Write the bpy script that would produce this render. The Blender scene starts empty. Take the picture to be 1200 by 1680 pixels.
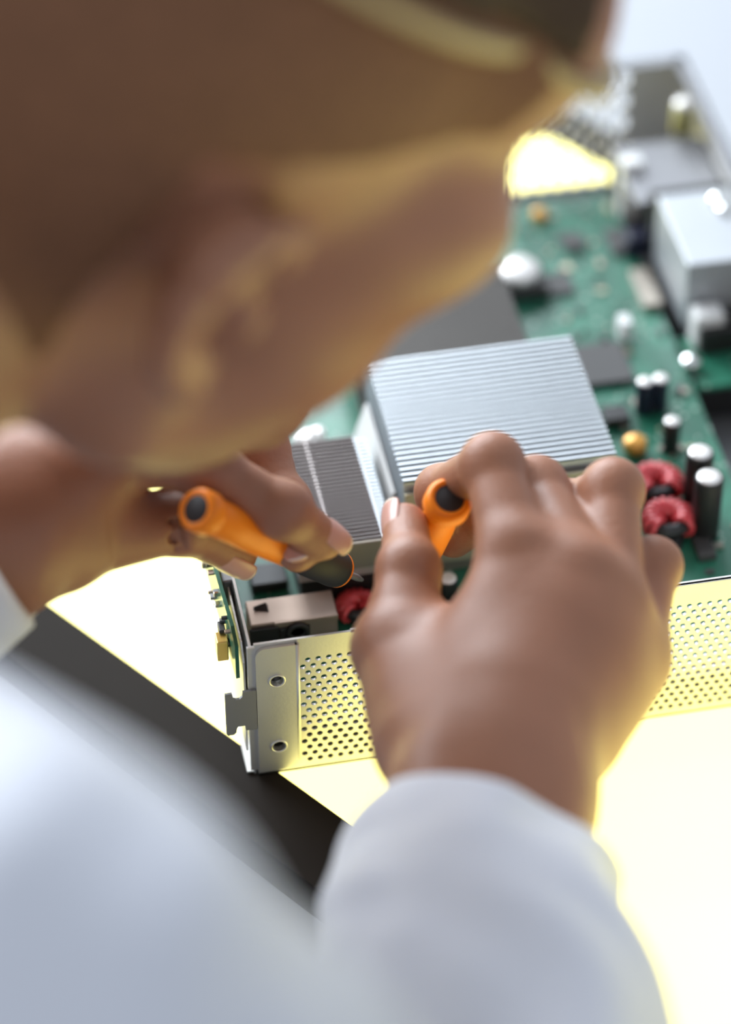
import bpy, bmesh, math, random
import numpy as np
from mathutils import Vector, Matrix
from mathutils.geometry import delaunay_2d_cdt

random.seed(7)
SC = bpy.context.scene
COL = SC.collection

# ------------------------------------------------------------------ camera model
F = 5000.0                                   # focal length in pixels of a 1200 x 1680 frame
el, az, ro = np.radians([42.103, 10.899, -0.295])
CP = np.array([-.09103, -.65348, .70762])
FW = np.array([np.sin(az)*np.cos(el), np.cos(az)*np.cos(el), -np.sin(el)])
RT = np.array([np.cos(az), -np.sin(az), 0.0])
UP = np.cross(RT, FW)
RT, UP = np.cos(ro)*RT + np.sin(ro)*UP, -np.sin(ro)*RT + np.cos(ro)*UP


def ray(u, v):
    return FW + (u-600)/F*RT - (v-840)/F*UP


def W(u, v, d):                               # pixel + distance -> point in the room
    return CP + d*ray(u, v)


def Z(u, v, z):                               # pixel + height -> point in the room
    q = ray(u, v)
    return CP + q*(z-CP[2])/q[2]


cd = bpy.data.cameras.new('camera')
cam = bpy.data.objects.new('camera', cd)
COL.objects.link(cam)
cam.matrix_world = Matrix(((RT[0], UP[0], -FW[0], CP[0]), (RT[1], UP[1], -FW[1], CP[1]),
                           (RT[2], UP[2], -FW[2], CP[2]), (0, 0, 0, 1)))
cd.sensor_fit = 'VERTICAL'
cd.sensor_height = 36
cd.sensor_width = 36*1200/1680
cd.lens = F*36/1680
cd.clip_start = .01
cd.dof.use_dof = True
cd.dof.focus_distance = .94
cd.dof.aperture_fstop = 3.3
SC.camera = cam


# ------------------------------------------------------------------ materials
def lin(r, g, b):
    f = lambda c: (c/255/12.92) if c/255 <= .04045 else ((c/255+.055)/1.055)**2.4
    return (f(r), f(g), f(b), 1)


def mat(name, c, rough=.5, metal=0, spec=.5, var=.12, vscale=40, bump=0, bscale=300, sss=0, emit=None, estr=0,
        sheen=0, coat=0, trans=0):
    m = bpy.data.materials.new(name)
    m.use_nodes = True
    nt = m.node_tree
    b = nt.nodes['Principled BSDF']
    tc = nt.nodes.new('ShaderNodeTexCoord')
    if var:
        n = nt.nodes.new('ShaderNodeTexNoise')
        n.inputs['Scale'].default_value = vscale
        n.inputs['Detail'].default_value = 4
        nt.links.new(tc.outputs['Object'], n.inputs['Vector'])
        mx = nt.nodes.new('ShaderNodeMix')
        mx.data_type = 'RGBA'
        mx.inputs[6].default_value = tuple(x*(1-var) for x in c[:3])+(1,)
        mx.inputs[7].default_value = tuple(min(1, x*(1+var)) for x in c[:3])+(1,)
        nt.links.new(n.outputs['Fac'], mx.inputs[0])
        nt.links.new(mx.outputs[2], b.inputs['Base Color'])
    else:
        b.inputs['Base Color'].default_value = c
    b.inputs['Roughness'].default_value = rough
    b.inputs['Metallic'].default_value = metal
    b.inputs['Specular IOR Level'].default_value = spec
    if sss:
        b.inputs['Subsurface Weight'].default_value = sss
        b.inputs['Subsurface Radius'].default_value = (1, .35, .2)
        b.inputs['Subsurface Scale'].default_value = .004
    if emit:
        b.inputs['Emission Color'].default_value = emit
        b.inputs['Emission Strength'].default_value = estr
    if sheen:
        b.inputs['Sheen Weight'].default_value = sheen
    if coat:
        b.inputs['Coat Weight'].default_value = coat
    if bump:
        n2 = nt.nodes.new('ShaderNodeTexNoise')
        n2.inputs['Scale'].default_value = bscale
        n2.inputs['Detail'].default_value = 5
        nt.links.new(tc.outputs['Object'], n2.inputs['Vector'])
        bp = nt.nodes.new('ShaderNodeBump')
        bp.inputs['Strength'].default_value = bump
        bp.inputs['Distance'].default_value = .001
        nt.links.new(n2.outputs['Fac'], bp.inputs['Height'])
        nt.links.new(bp.outputs['Normal'], b.inputs['Normal'])
    return m


M = {}
M['zinc'] = mat('zinc_plated_steel', (.68, .67, .64, 1), .42, .75, var=.10, vscale=60, bump=.05, bscale=900)
M['zinc_dark'] = mat('dull_grey_steel', (.27, .27, .28, 1), .55, .7, var=.1)
M['tin'] = mat('tinned_steel', (.38, .29, .235, 1), .42, .8, var=.12, vscale=120)
M['alu'] = mat('aluminium_fins', (.66, .70, .73, 1), .40, .75, var=.05)
M['alu_dark'] = mat('grey_anodised_fins', (.14, .13, .12, 1), .45, .75, var=.06)
M['alu_rose'] = mat('rosy_aluminium_fins', (.58, .52, .50, 1), .42, .7, var=.05)
M['taupe'] = mat('dull_metal_plate', (.36, .32, .27, 1), .45, .7, var=.1)
M['beige'] = mat('beige_plate', (.55, .50, .36, 1), .45, .5, var=.1)
M['black'] = mat('black_plastic', (.012, .011, .011, 1), .45, var=.2)
M['dark'] = mat('dark_rubber', (.022, .020, .022, 1), .6, var=.2)
M['chip'] = mat('chip_resin', (.05, .047, .045, 1), .5, var=.15)
M['navy'] = mat('navy_sleeve', (.012, .014, .035, 1), .4, var=.2)
M['can'] = mat('shield_can_steel', (.46, .48, .50, 1), .5, .5, var=.06)
M['olive'] = mat('olive_plated_post', (.36, .34, .15, 1), .4, .5, var=.1)
M['white'] = mat('white_plastic', (.80, .80, .78, 1), .45, var=.05)
M['capt'] = mat('capacitor_top_aluminium', (.85, .82, .78, 1), .35, .4, var=.05)
M['red'] = mat('red_enamelled_wire', (.70, .06, .07, 1), .35, .1, var=.15, coat=.5)
M['orange'] = mat('orange_plastic', (1, .26, .012, 1), .40, var=.03, sss=.1, spec=.3)
M['brass'] = mat('brass', (.72, .50, .30, 1), .3, .9, var=.1)
M['gold'] = mat('gold_contact', (.85, .60, .18, 1), .3, .9, var=.1)
M['solder'] = mat('solder', (.92, .92, .90, 1), .12, 1, var=.03)
M['amber'] = mat('amber_glint', (.80, .40, .08, 1), .25, .3, var=.1)  # colour of a blurred highlight put into the dome
M['frame'] = mat('dark_brown_frame', (.016, .012, .009, 1), .75, spec=.15, var=.2)
M['desk'] = mat('white_laminate', (.40, .415, .44, 1), .5, var=.03, vscale=6)
M['floor'] = mat('grey_floor', (.25, .25, .26, 1), .6, var=.1, vscale=5)
M['skin'] = mat('skin', (.335, .148, .084, 1), .47, spec=.42, var=.14, vscale=55, bump=.22, bscale=700, sss=.12)
M['face'] = M['skin']
M['nail'] = mat('nail', (.56, .31, .25, 1), .28, spec=.5, var=.06, vscale=200, sss=.1)
M['nailtip'] = mat('nail_edge', (.75, .6, .5, 1), .3, var=.05)
M['hair'] = mat('close_cropped_hair', (.19, .085, .042, 1), .75, spec=.25, var=.35, vscale=220, bump=.6, bscale=900)
M['hairtop'] = mat('longer_dark_hair', (.055, .030, .015, 1), .7, spec=.25, var=.35, vscale=220, bump=.6, bscale=900)
M['cloth'] = mat('white_cotton', (.69, .70, .75, 1), .85, spec=.2, var=.03, vscale=80, bump=.15, bscale=1500, sheen=.2)
M['strap'] = mat('pale_elastic', (.45, .33, .15, 1), .5, var=.1, vscale=200)


def pcb_material():
    m = mat('green_circuit_board', lin(38, 112, 84), .38, 0, spec=.5, var=0, coat=.2)
    nt = m.node_tree
    b = nt.nodes['Principled BSDF']
    tc = nt.nodes.new('ShaderNodeTexCoord')
    n = nt.nodes.new('ShaderNodeTexNoise')
    n.inputs['Scale'].default_value = 45
    n.inputs['Detail'].default_value = 3
    nt.links.new(tc.outputs['Object'], n.inputs['Vector'])
    cr = nt.nodes.new('ShaderNodeValToRGB')
    cr.color_ramp.elements[0].position = .35
    cr.color_ramp.elements[0].color = lin(18, 84, 62)
    cr.color_ramp.elements[1].position = .7
    cr.color_ramp.elements[1].color = lin(52, 132, 104)
    nt.links.new(n.outputs['Fac'], cr.inputs[0])
    vo = nt.nodes.new('ShaderNodeTexVoronoi')
    vo.inputs['Scale'].default_value = 260
    nt.links.new(tc.outputs['Object'], vo.inputs['Vector'])
    mt = nt.nodes.new('ShaderNodeMath')
    mt.operation = 'LESS_THAN'
    mt.inputs[1].default_value = .2
    nt.links.new(vo.outputs['Distance'], mt.inputs[0])
    n2 = nt.nodes.new('ShaderNodeTexNoise')
    n2.inputs['Scale'].default_value = 70
    nt.links.new(tc.outputs['Object'], n2.inputs['Vector'])
    m3 = nt.nodes.new('ShaderNodeMath')
    m3.operation = 'GREATER_THAN'
    m3.inputs[1].default_value = .52
    nt.links.new(n2.outputs['Fac'], m3.inputs[0])
    m4 = nt.nodes.new('ShaderNodeMath')
    m4.operation = 'MULTIPLY'
    nt.links.new(mt.outputs[0], m4.inputs[0])
    nt.links.new(m3.outputs[0], m4.inputs[1])
    mx = nt.nodes.new('ShaderNodeMix')
    mx.data_type = 'RGBA'
    nt.links.new(m4.outputs[0], mx.inputs[0])
    nt.links.new(cr.outputs[0], mx.inputs[6])
    mx.inputs[7].default_value = lin(170, 190, 175)
    nt.links.new(mx.outputs[2], b.inputs['Base Color'])
    return m


M['pcb'] = pcb_material()
# backlit yellow sheet: it gives off light of its own
M['glow'] = mat('backlit_yellow_acrylic', (.80, .74, .30, 1), .45, var=0, emit=(1, .90, .27, 1), estr=2.4)


# ------------------------------------------------------------------ object helpers
def mesh_obj(name, verts, faces, m, parent=None, smooth=False, mats=None, midx=None):
    me = bpy.data.meshes.new(name)
    me.from_pydata([tuple(map(float, v)) for v in verts], [], [tuple(map(int, f)) for f in faces])
    for x in (mats or [m]):
        me.materials.append(x)
    if midx is not None:
        me.polygons.foreach_set('material_index', midx)
    if smooth:
        me.polygons.foreach_set('use_smooth', [True]*len(me.polygons))
    me.update()
    o = bpy.data.objects.new(name, me)
    COL.objects.link(o)
    if parent:
        o.parent = parent
        if parent.type == 'EMPTY':
            o.matrix_parent_inverse = Matrix.Translation(-parent.location)
    return o


class MB:
    """collects shapes, then links them as one mesh object"""
    def __init__(s):
        s.v, s.f, s.mi, s.sm = [], [], [], []

    def add(s, vs, fs, mi=0, sm=False):
        n = len(s.v)
        s.v += [tuple(v) for v in vs]
        s.f += [tuple(i+n for i in f) for f in fs]
        s.mi += [mi]*len(fs)
        s.sm += [sm]*len(fs)
        return s

    def box(s, lo, hi, mi=0, bev=0.0, R=None, c=None):
        bm = bmesh.new()
        bmesh.ops.create_cube(bm, size=1)
        lo, hi = np.array(lo, float), np.array(hi, float)
        for v in bm.verts:
            v.co = Vector((lo+hi)/2 + np.array(v.co)*(hi-lo))
        if bev:
            bmesh.ops.bevel(bm, geom=bm.edges[:], offset=bev, segments=2, affect='EDGES', profile=.5)
        vs = [np.array(v.co) for v in bm.verts]
        if R is not None:
            cc = (lo+hi)/2 if c is None else np.array(c)
            vs = [cc + R@(v-cc) for v in vs]
        bm.verts.index_update()
        s.add(vs, [[v.index for v in f.verts] for f in bm.faces], mi)
        bm.free()
        return s

    def lathe(s, a, axis, prof, mi=0, n=28, mis=None):
        """prof: list of (distance along the axis, radius)"""
        a, ax = np.array(a, float), np.array(axis, float)
        ax /= np.linalg.norm(ax)
        t = np.cross(ax, [0, 0, 1.0])
        if np.linalg.norm(t) < .1:
            t = np.cross(ax, [0, 1.0, 0])
        t /= np.linalg.norm(t)
        b = np.cross(ax, t)
        vs, fs, mm = [], [], []
        for (h, r) in prof:
            for k in range(n):
                q = 2*math.pi*k/n
                vs.append(a+ax*h+r*(math.cos(q)*t+math.sin(q)*b))
        for i in range(len(prof)-1):
            for k in range(n):
                fs.append((i*n+k, i*n+(k+1) % n, (i+1)*n+(k+1) % n, (i+1)*n+k))
        base = len(s.v)
        s.add(vs, fs, mi, True)
        s.add([], [], 0)
        if prof[0][1] > 1e-6:
            s.f.append(tuple(base+k for k in range(n))[::-1]); s.mi.append(mi); s.sm.append(False)
        if prof[-1][1] > 1e-6:
            s.f.append(tuple(base+(len(prof)-1)*n+k for k in range(n))); s.mi.append(mi); s.sm.append(False)
        return s

    def tube(s, pts, r, mi=0, n=10, closed=False):
        pts = [np.array(p, float) for p in pts]
        vs, fs = [], []
        N = len(pts)
        up = np.array([.123, .31, .94])
        for i in range(N):
            if closed:
                d = pts[(i+1) % N]-pts[i-1]
            else:
                d = pts[min(i+1, N-1)]-pts[max(i-1, 0)]
            d = d/np.linalg.norm(d)
            t = np.cross(d, up); t /= np.linalg.norm(t)
            b = np.cross(d, t)
            rr = r[i] if isinstance(r, (list, tuple)) else r
            for k in range(n):
                q = 2*math.pi*k/n
                vs.append(pts[i]+rr*(math.cos(q)*t+math.sin(q)*b))
        for i in range(N if closed else N-1):
            j = (i+1) % N
            for k in range(n):
                fs.append((i*n+k, i*n+(k+1) % n, j*n+(k+1) % n, j*n+k))
        base = len(s.v)
        s.add(vs, fs, mi, True)
        if not closed:
            s.f.append(tuple(base+k for k in range(n))); s.mi.append(mi); s.sm.append(False)
            s.f.append(tuple(base+(N-1)*n+k for k in range(n))); s.mi.append(mi); s.sm.append(False)
        return s

    def plate(s, outline, holes, o, ux, uy, th, mi=0, nseg=10):
        """flat sheet with an outline (2-D) and round holes (x, y, r), thickness th along ux x uy"""
        o, ux, uy = np.array(o, float), np.array(ux, float), np.array(uy, float)
        nn = np.cross(ux, uy)
        pts, edges = [Vector(p) for p in outline], []
        n0 = len(pts)
        edges += [(i, (i+1) % n0) for i in range(n0)]
        for (x, y, r) in holes:
            b = len(pts)
            for k in range(nseg):
                q = 2*math.pi*(k+.5)/nseg
                pts.append(Vector((x+r*math.cos(q), y+r*math.sin(q))))
            edges += [(b+k, b+(k+1) % nseg) for k in range(nseg)]
        vo, eo, fo, *_ = delaunay_2d_cdt(pts, edges, [tuple(range(n0))], 1, 1e-7)
        P = np.array([tuple(v) for v in vo])
        keep = []
        H = np.array(holes) if holes else None
        for f in fo:
            c = P[list(f)].mean(0)
            if H is not None and (((H[:, :2]-c)**2).sum(1) < (H[:, 2]*.97)**2).any():
                continue
            keep.append(tuple(f))
        n = len(P)
        V = [o+ux*p[0]+uy*p[1] for p in P]
        V2 = [v+nn*th for v in V]
        cnt = {}
        for f in keep:
            for i in range(3):
                cnt[(f[i], f[(i+1) % 3])] = 1
        side = [(a, a+n, b+n, b) for (a, b) in cnt if (b, a) not in cnt]
        return s.add(V+V2, [f[::-1] for f in keep]+[tuple(i+n for i in f) for f in keep]+side, mi)

    def build(s, name, m, parent=None):
        mats = m if isinstance(m, (list, tuple)) else [m]
        o = mesh_obj(name, s.v, s.f, None, parent, mats=mats, midx=s.mi)
        o.data.polygons.foreach_set('use_smooth', s.sm)
        bm = bmesh.new(); bm.from_mesh(o.data)
        bmesh.ops.recalc_face_normals(bm, faces=bm.faces[:])
        bm.to_mesh(o.data); bm.free()
        return o


def empty(name, loc, label, cat, group=None):
    o = bpy.data.objects.new(name, None)
    o.empty_display_size = .02
    o.location = Vector([float(x) for x in loc])
    COL.objects.link(o)
    o['label'] = label; o['category'] = cat
    if group:
        o['group'] = group
    return o


def tag(o, label, cat=None):
    o['label'] = label
    if cat:
        o['category'] = cat
    return o


# ------------------------------------------------------------------ setting
ED = np.array([.5677, -.8233, 0]); EN = np.array([.8233, .5677, 0])     # along / across the light panel
DESK_Z = -.014
o = MB().box((-2.6, -2.2, -.80), (3.2, 3.0, -.76)).build('floor', M['floor']); o['kind'] = 'structure'
desk = empty('desk', (.6, .6, DESK_Z), 'white laminate desk under the glowing yellow light panel', 'desk')
RD = np.array([EN, -ED, [0, 0, 1]]).T        # x across, y away along the edge
EC = EN*.0053
mb = MB(); mb.box((-.034, -1.0, DESK_Z-.028), (.95, 1.0, DESK_Z), bev=.003, R=RD, c=(0, 0, 0)); mb.build('desktop', M['desk'], desk)
for sx in (.02, .88):
    for sy in (-.92, .92):
        mb = MB(); mb.box((sx-.022, sy-.022, -.76), (sx+.022, sy+.022, DESK_Z-.028), bev=.002, R=RD, c=(0, 0, 0))
        mb.build('leg', M['zinc_dark'], desk)

lp = empty('light_panel', EN*.16, 'glowing yellow light panel with dark brown frame lying on the desk', 'light panel')
w0, w1, fr = .0053, .3236, .026
L0, L1 = -.42, .50
mb = MB(); mb.box((w0, L0, -.010), (w1, L1, 0), R=RD, c=(0, 0, 0)); mb.build('glowing_sheet', M['glow'], lp)
mb = MB()
mb.box((w0-fr, L0-fr, DESK_Z), (w0, L1+fr, .0006), bev=.0006, R=RD, c=(0, 0, 0))
mb.box((w1, L0-fr, DESK_Z), (w1+fr*.8, L1+fr, .0006), bev=.0006, R=RD, c=(0, 0, 0))
mb.box((w0, L0-fr, DESK_Z), (w1, L0, .0006), bev=.0006, R=RD, c=(0, 0, 0))
mb.box((w0, L1, DESK_Z), (w1, L1+fr, .0006), bev=.0006, R=RD, c=(0, 0, 0))
mb.box((w0, L0, DESK_Z), (w1, L1, DESK_Z+.003), R=RD, c=(0, 0, 0))
mb.build('frame', M['frame'], lp)

# ------------------------------------------------------------------ opened console: chassis
T = .0008
CX, CY, CH = .213, .283, .058
con = empty('opened_console', (.1, .14, 0), 'open metal chassis with green circuit board and heat sinks on the light panel', 'electronic device')
X, Y_, Zv = np.array([1., 0, 0]), np.array([0, 1., 0]), np.array([0, 0, 1.])

holes = [(.0066, .0425, .0021), (.0066, .0135, .0021)]
for r_ in range(17):
    z = .0485-.00275*r_
    k = 0
    while True:
        x = .0166+.00327*k-(.00163 if r_ % 2 else 0)
        k += 1
        if x > .206: break
        holes.append((x, z, .00098))
mb = MB().plate([(0, .0005), (CX, .0005), (CX, CH), (0, CH)], holes, (0, 0, 0), X, Zv, -T)
# returned lip along the top and the raised screw boss with a rounded lower corner
mb.box((.030, -.0003, CH-.0006), (CX, .0016, CH), bev=.0002)
front = mb.build('front_panel', M['zinc'], con)
tag(front, 'perforated steel panel of the chassis nearest the viewer')


def rrect(x0, x1, z0, z1, r, corners):
    pts = []
    for (cx, cz, a0, on, px, pz) in ((x0+r, z0+r, 180, corners[0], x0, z0), (x1-r, z0+r, 270, corners[1], x1, z0),
                                     (x1-r, z1-r, 0, corners[2], x1, z1), (x0+r, z1-r, 90, corners[3], x0, z1)):
        if on:
            pts += [(cx+r*math.cos(math.radians(a0+t)), cz+r*math.sin(math.radians(a0+t))) for t in range(0, 91, 15)]
        else:
            pts.append((px, pz))
    return pts


mb = MB().plate(rrect(.0002, .0132, .003, CH-.0012, .0035, (0, 1, 0, 1)), [(.0066, .0425, .0021), (.0066, .0135, .0021)], (0, -.0001, 0), X, Zv, .0011, nseg=24)
# beaded right border of the boss
mb.tube([(.0132, -.0007, .0062), (.0132, -.0007, CH-.0012)], .00075)
for hz in (.0425, .0135):
    ring = [(.0066+.0024*math.cos(q), -.0012, hz+.0024*math.sin(q)) for q in np.linspace(0, 2*math.pi, 25)[:-1]]
    mb.tube(ring, .0004, closed=True, n=8)
    inn = [(.0066+.0022*math.cos(q), y, hz+.0022*math.sin(q)) for y in (-.0012, .010) for q in np.linspace(0, 2*math.pi, 25)[:-1]]
    mb.add(inn, [(i, (i+1) % 24, 24+(i+1) % 24, 24+i) for i in range(24)], mi=1, sm=True)  # dark lining puts the shade inside the screw hole into its colour
mb.build('corner_bracket', [M['zinc'], M['chip']], con)
# notched tab sticking out past the corner
tab = [(-.0097, .0395), (-.0075, .0395), (-.0071, .0372), (-.0064, .0368), (-.0052, .0368), (-.0043, .0376), (-.0041, .0396), (-.0006, .0396), (0, .0396),
       (0, .0225), (-.0014, .0225), (-.0036, .0228), (-.0038, .0248), (-.0060, .0248), (-.0064, .0240), (-.0066, .0222), (-.0074, .0214), (-.0092, .0214), (-.0097, .0222)]
MB().plate(tab[::-1], [], (0, -.0004, 0), X, Zv, T).build('notched_tab', M['zinc_dark'], con)
# left side wall: leaning sheet with a slot, plus the folded flange at the corner
mb = MB()
mb.plate([(0, 0), (.282, 0), (.282, .054), (.06, .054), (.045, .056), (0, .056)], [], (-.0006, .0008, 0), Y_, Zv, -T)
mb.box((-.0024, -.0002, .003), (.0003, .0008, .0385), bev=.0002)
mb.box((-.0022, -.0002, .0395), (.0003, .0008, CH-.001), bev=.0002)
mb.box((-.0035, .001, .001), (-.0006, .10, .0016))
mb.build('left_side_wall', M['zinc'], con)
mb = MB()
mb.plate([(.0, .008), (.052, .008), (.052, .052), (.004, .052), (0, .047)], [(.02, .030, .003)], (-.0030, .004, 0), Y_, Zv, .0006)
mb.build('spring_plate', M['zinc'], con)
# base tray, right wall, far wall
MB().box((0, 0, .0003), (CX, CY, .0012)).build('base_tray', M['zinc_dark'], con)
mb = MB()
mb.plate([(0, 0), (CY, 0), (CY, CH), (0, CH)], [(.05, .03, .004), (.09, .03, .004)], (CX, 0, 0), Y_, Zv, T)
mb.box((CX-.0035, .02, CH-.0008), (CX+.0008, CY, CH), mi=1)
mb.build('right_side_wall', [M['zinc'], M['zinc_dark']], con)
vh = []
for r_ in range(10):
    z = .0515-.0050*r_
    k = 0
    while True:
        x = .02+.0068*k+(.0034 if r_ % 2 else 0)
        k += 1
        if x > .192: break
        vh.append((x, z, .0030))
mb = MB().plate([(0, .0012), (CX, .0012), (CX, CH), (0, CH)], vh, (0, CY, 0), X, Zv, T, nseg=8)
mb.box((0, CY-.004, CH-.0008), (CX, CY, CH), mi=1)
tag(mb.build('far_vent_wall', [M['zinc'], M['zinc_dark']], con), 'far wall of the chassis with honeycomb vent holes')
# daughter board standing along the left wall
db = MB()
P0, P1 = np.array([-.0052, .0045, 0]), np.array([-.0074, .062, 0])
dv = (P1-P0)/np.linalg.norm(P1-P0)
db.plate([(0, .0402), (.057, .0402), (.057, .057), (.006, .057), (0, .054)], [], P0+np.array([0, 0, 0]), dv, Zv, .0012)
dbo = db.build('daughter_board', M['pcb'], con)
rs = random.Random(3)
for i in range(22):
    t = rs.uniform(.004, .055); z = rs.uniform(.043, .0555); w = rs.choice([.0008, .0012, .002]); h = rs.choice([.0008, .0012, .0016])
    c = P0+dv*t+Zv*z+np.array([-.0008, 0, 0])
    MB().box(c-np.array([.0009, w/2, h/2]), c+np.array([.0009, w/2, h/2]), bev=.0001).build('surface_component', rs.choice([M['chip'], M['solder'], M['tin'], M['zinc_dark']]), dbo)
c = P0+dv*.0105+Zv*.0445
MB().box(c+np.array([-.0040, -.0025, -.004]), c+np.array([-.0005, .0025, .004]), bev=.0003).build('gold_connector', [M['gold']], dbo)
MB().box(c+np.array([-.0026, .0015, -.0045]), c+np.array([-.0006, .0060, .0052]), bev=.0003).build('connector_shell', [M['chip']], dbo)
mb = MB(); mb.box((-.0043, .033, .0435), (-.0004, .062, .0545), bev=.0006); mb.box((-.0048, .024, .0445), (-.0040, .027, .0475))
mb.build('side_connector', M['zinc_dark'], con)

# ------------------------------------------------------------------ board
BZ = .0205
mb = MB().plate([(.004, .0042), (.1785, .0042), (.1785, .2525), (.004, .2525)], [(.170, .012, .002), (.012, .24, .002)], (0, 0, BZ-.0016), X, Y_, .0016)
pcb = mb.build('circuit_board', M['pcb'], con)
for (x, y) in ((.008, .010), (.172, .010), (.008, .24), (.172, .24), (.09, .13)):
    MB().lathe((x, y, .0012), Zv, [(0, .0025), (BZ-.0028, .0025)], n=12).build('standoff', M['zinc'], pcb)


def sink(name, x0, x1, y0, y1, zb, zt, nf, m, label, th=.0005, split=None, zbase=.004, lip=2.2):
    mb = MB()
    mb.box((x0, y0, zb), (x1, y1, zb+zbase), bev=.0003)
    base = mb.build(name, m, con)
    tag(base, label)
    mb = MB()
    for i in range(nf):
        y = y0+(y1-y0)*i/(nf-1)
        mb.box((x0, y-th/2, zb+zbase), (x1, y+th/2, zt))
        mb.box((x0, y-th/2, zt-.0004), (x1, y+th*lip, zt))          # folded top lip of the fin
        if split:
            mb.box((split-.00035, y-th, zt-.0008), (split+.00035, y+th*1.2, zt+.0003))
    mb.build('fin_stack', m, base)
    return base


S1 = sink('heat_sink', .0586, .1290, .0600, .1202, .029, .062, 24, M['alu'], 'large bright aluminium heat sink')
mb = MB(); mb.box((.0588, .0570, .027), (.1288, .0580, .0585), bev=.0002); mb.build('front_plate', M['beige'], S1)
mb = MB().plate([(0, 0), (.058, 0), (.052, .026), (.006, .026)], [], (.0535, .064, .023), Y_, np.array([.18, 0, .98]), -.001)
mb.build('side_clip', M['white'], S1)
mb = MB().box((.0586, .060, BZ), (.129, .120, .029)); mb.build('pedestal', M['taupe'], S1)
S2 = sink('heat_sink', .0225, .0497, .0490, .0985, .034, .050, 28, M['alu_rose'], 'small heat sink with dotted seam beside the left hand', th=.0004, split=.0335, lip=.9)
mb = MB()
mb.box((.0225, .0474, .0385), (.0497, .0487, .0496), bev=.0003)
mb.build('front_plate', M['taupe'], S2)
MB().lathe((.0365, .0474, .0432), (0, -1, 0), [(0, .0026), (.0012, .0026), (.0018, .0020), (.0018, .0011), (.001, .001)], n=20).build('screw', M['brass'], S2)
mb = MB(); mb.box((.0235, .051, BZ), (.0487, .098, .034)); mb.build('pedestal', M['black'], S2)
mb = MB()
for i in range(27):
    y = .0498+.0018*i
    mb.box((.0500, y, .0365), (.0536, y+.0007, .0495))
mb.box((.0497, .049, .0365), (.0503, .0985, .0495))
mb.build('side_fin_row', M['alu'], S2)
S3 = sink('heat_sink', .060, .1212, .1250, .1950, .024, .040, 34, M['alu_dark'], 'low dark grey heat sink behind the large one')
mb = MB(); mb.box((.062, .127, BZ), (.119, .193, .024)); mb.build('pedestal', M['black'], S3)

# shielded jack near the corner
mb = MB(); mb.box((.0036, .0306, BZ), (.0316, .0420, .0362), bev=.0004)
jk = mb.build('shielded_jack', M['tin'], con)
mb = MB(); mb.box((.0030, .0296, BZ), (.0125, .0307, .0351), bev=.0005); mb.box((.0125, .0300, BZ), (.0225, .0307, .0335), bev=.0005)
mb.lathe((.0184, .0300, .0316), (0, -1, 0), [(0, .0040), (.0010, .0038), (.0011, .0023), (-.003, .0022)], n=24)
mb.build('jack_face', M['black'], jk)
mb = MB(); mb.add([(.0056, .0372, .0363), (.0102, .0356, .0363), (.0104, .0388, .0363), (.0056, .0378, .0374), (.0098, .0386, .0378)],
                  [(0, 1, 2), (0, 3, 4, 1), (1, 4, 2), (0, 2, 4, 3)])
mb.build('spring_tongue', M['black'], jk)
mb = MB(); mb.box((.0112, .0300, .0345), (.0316, .0308, .0363), bev=.0002); mb.build('top_lip', M['tin'], jk)


def cap(u, v, z, r, m, topm, name='capacitor', label=None):
    P = Z(u, v, z)
    h = z-BZ
    mb = MB().lathe((P[0], P[1], BZ), Zv, [(0, r*.98), (h*.05, r), (h*.11, r*.94), (h*.16, r), (h-.0008, r), (h-.0002, r*.94)], n=24)
    c = mb.build(name, m, con)
    if label: tag(c, label)
    MB().lathe((P[0], P[1], z-.0004), Zv, [(0, r*.86), (.0004, r*.84), (.0005, r*.4), (.0004, .00001)], n=24).build('capacitor_top', topm, c)
    return c


cap(1165, 782, .0465, .0048, M['black'], M['capt'], label='large black capacitor nearest the right edge')
cap(1150, 741, .0465, .0046, M['black'], M['capt'], label='large black capacitor behind the nearest one')
cap(1059, 625, .034, .0030, M['navy'], M['capt'], label='left of the two small navy capacitors')
cap(1085, 620, .034, .0030, M['navy'], M['capt'], label='right of the two small navy capacitors')
cap(1104, 690, .034, .0030, M['black'], M['capt'], label='small black capacitor standing alone')
cap(735, 948, .032, .0034, M['black'], M['capt'], label='black capacitor seen between thumb and index finger')
cap(500, 712, .034, .0042, M['white'], M['capt'], label='pale capacitor behind the small heat sink')
cap(520, 706, .032, .0030, M['white'], M['capt'], label='pale capacitor beside the other pale one')
P = Z(850, 436, .030)
mb = MB().box((P[0]-.009, P[1]-.009, BZ), (P[0]+.010, P[1]+.008, .0262), bev=.0008)
cc = mb.build('cell_holder', M['chip'], con)
MB().lathe((P[0], P[1], .0262), Zv, [(0, .0080), (.0026, .0080), (.0032, .0074), (.0033, .0001)], n=32).build('coin_cell', M['capt'], cc)


def toroid(u, v, z, R, r, label):
    P = Z(u, v, z)
    mb = MB()
    mb.lathe((P[0], P[1], BZ), Zv, [(0, R*1.15), (.002, R*1.15), (.0024, R*.5)], n=24)
    core = [(P[0]+R*math.cos(q), P[1]+R*math.sin(q), z-.001) for q in np.linspace(0, 2*math.pi, 33)[:-1]]
    mb.tube(core, r*.8, closed=True, n=10)
    t = mb.build('toroid_coil', M['black'], con)
    tag(t, label)
    mb = MB()
    for k in range(13):
        q = math.radians(-40+k*21.5)
        c = np.array([P[0]+R*math.cos(q), P[1]+R*math.sin(q), z-.001])
        rad = np.array([math.cos(q), math.sin(q), 0])
        ring = [c+r*1.05*(math.cos(a)*rad+math.sin(a)*Zv) for a in np.linspace(0, 2*math.pi, 17)[:-1]]
        mb.tube(ring, .00110, closed=True, n=8)
    mb.build('copper_winding', M['red'], t)


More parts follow.
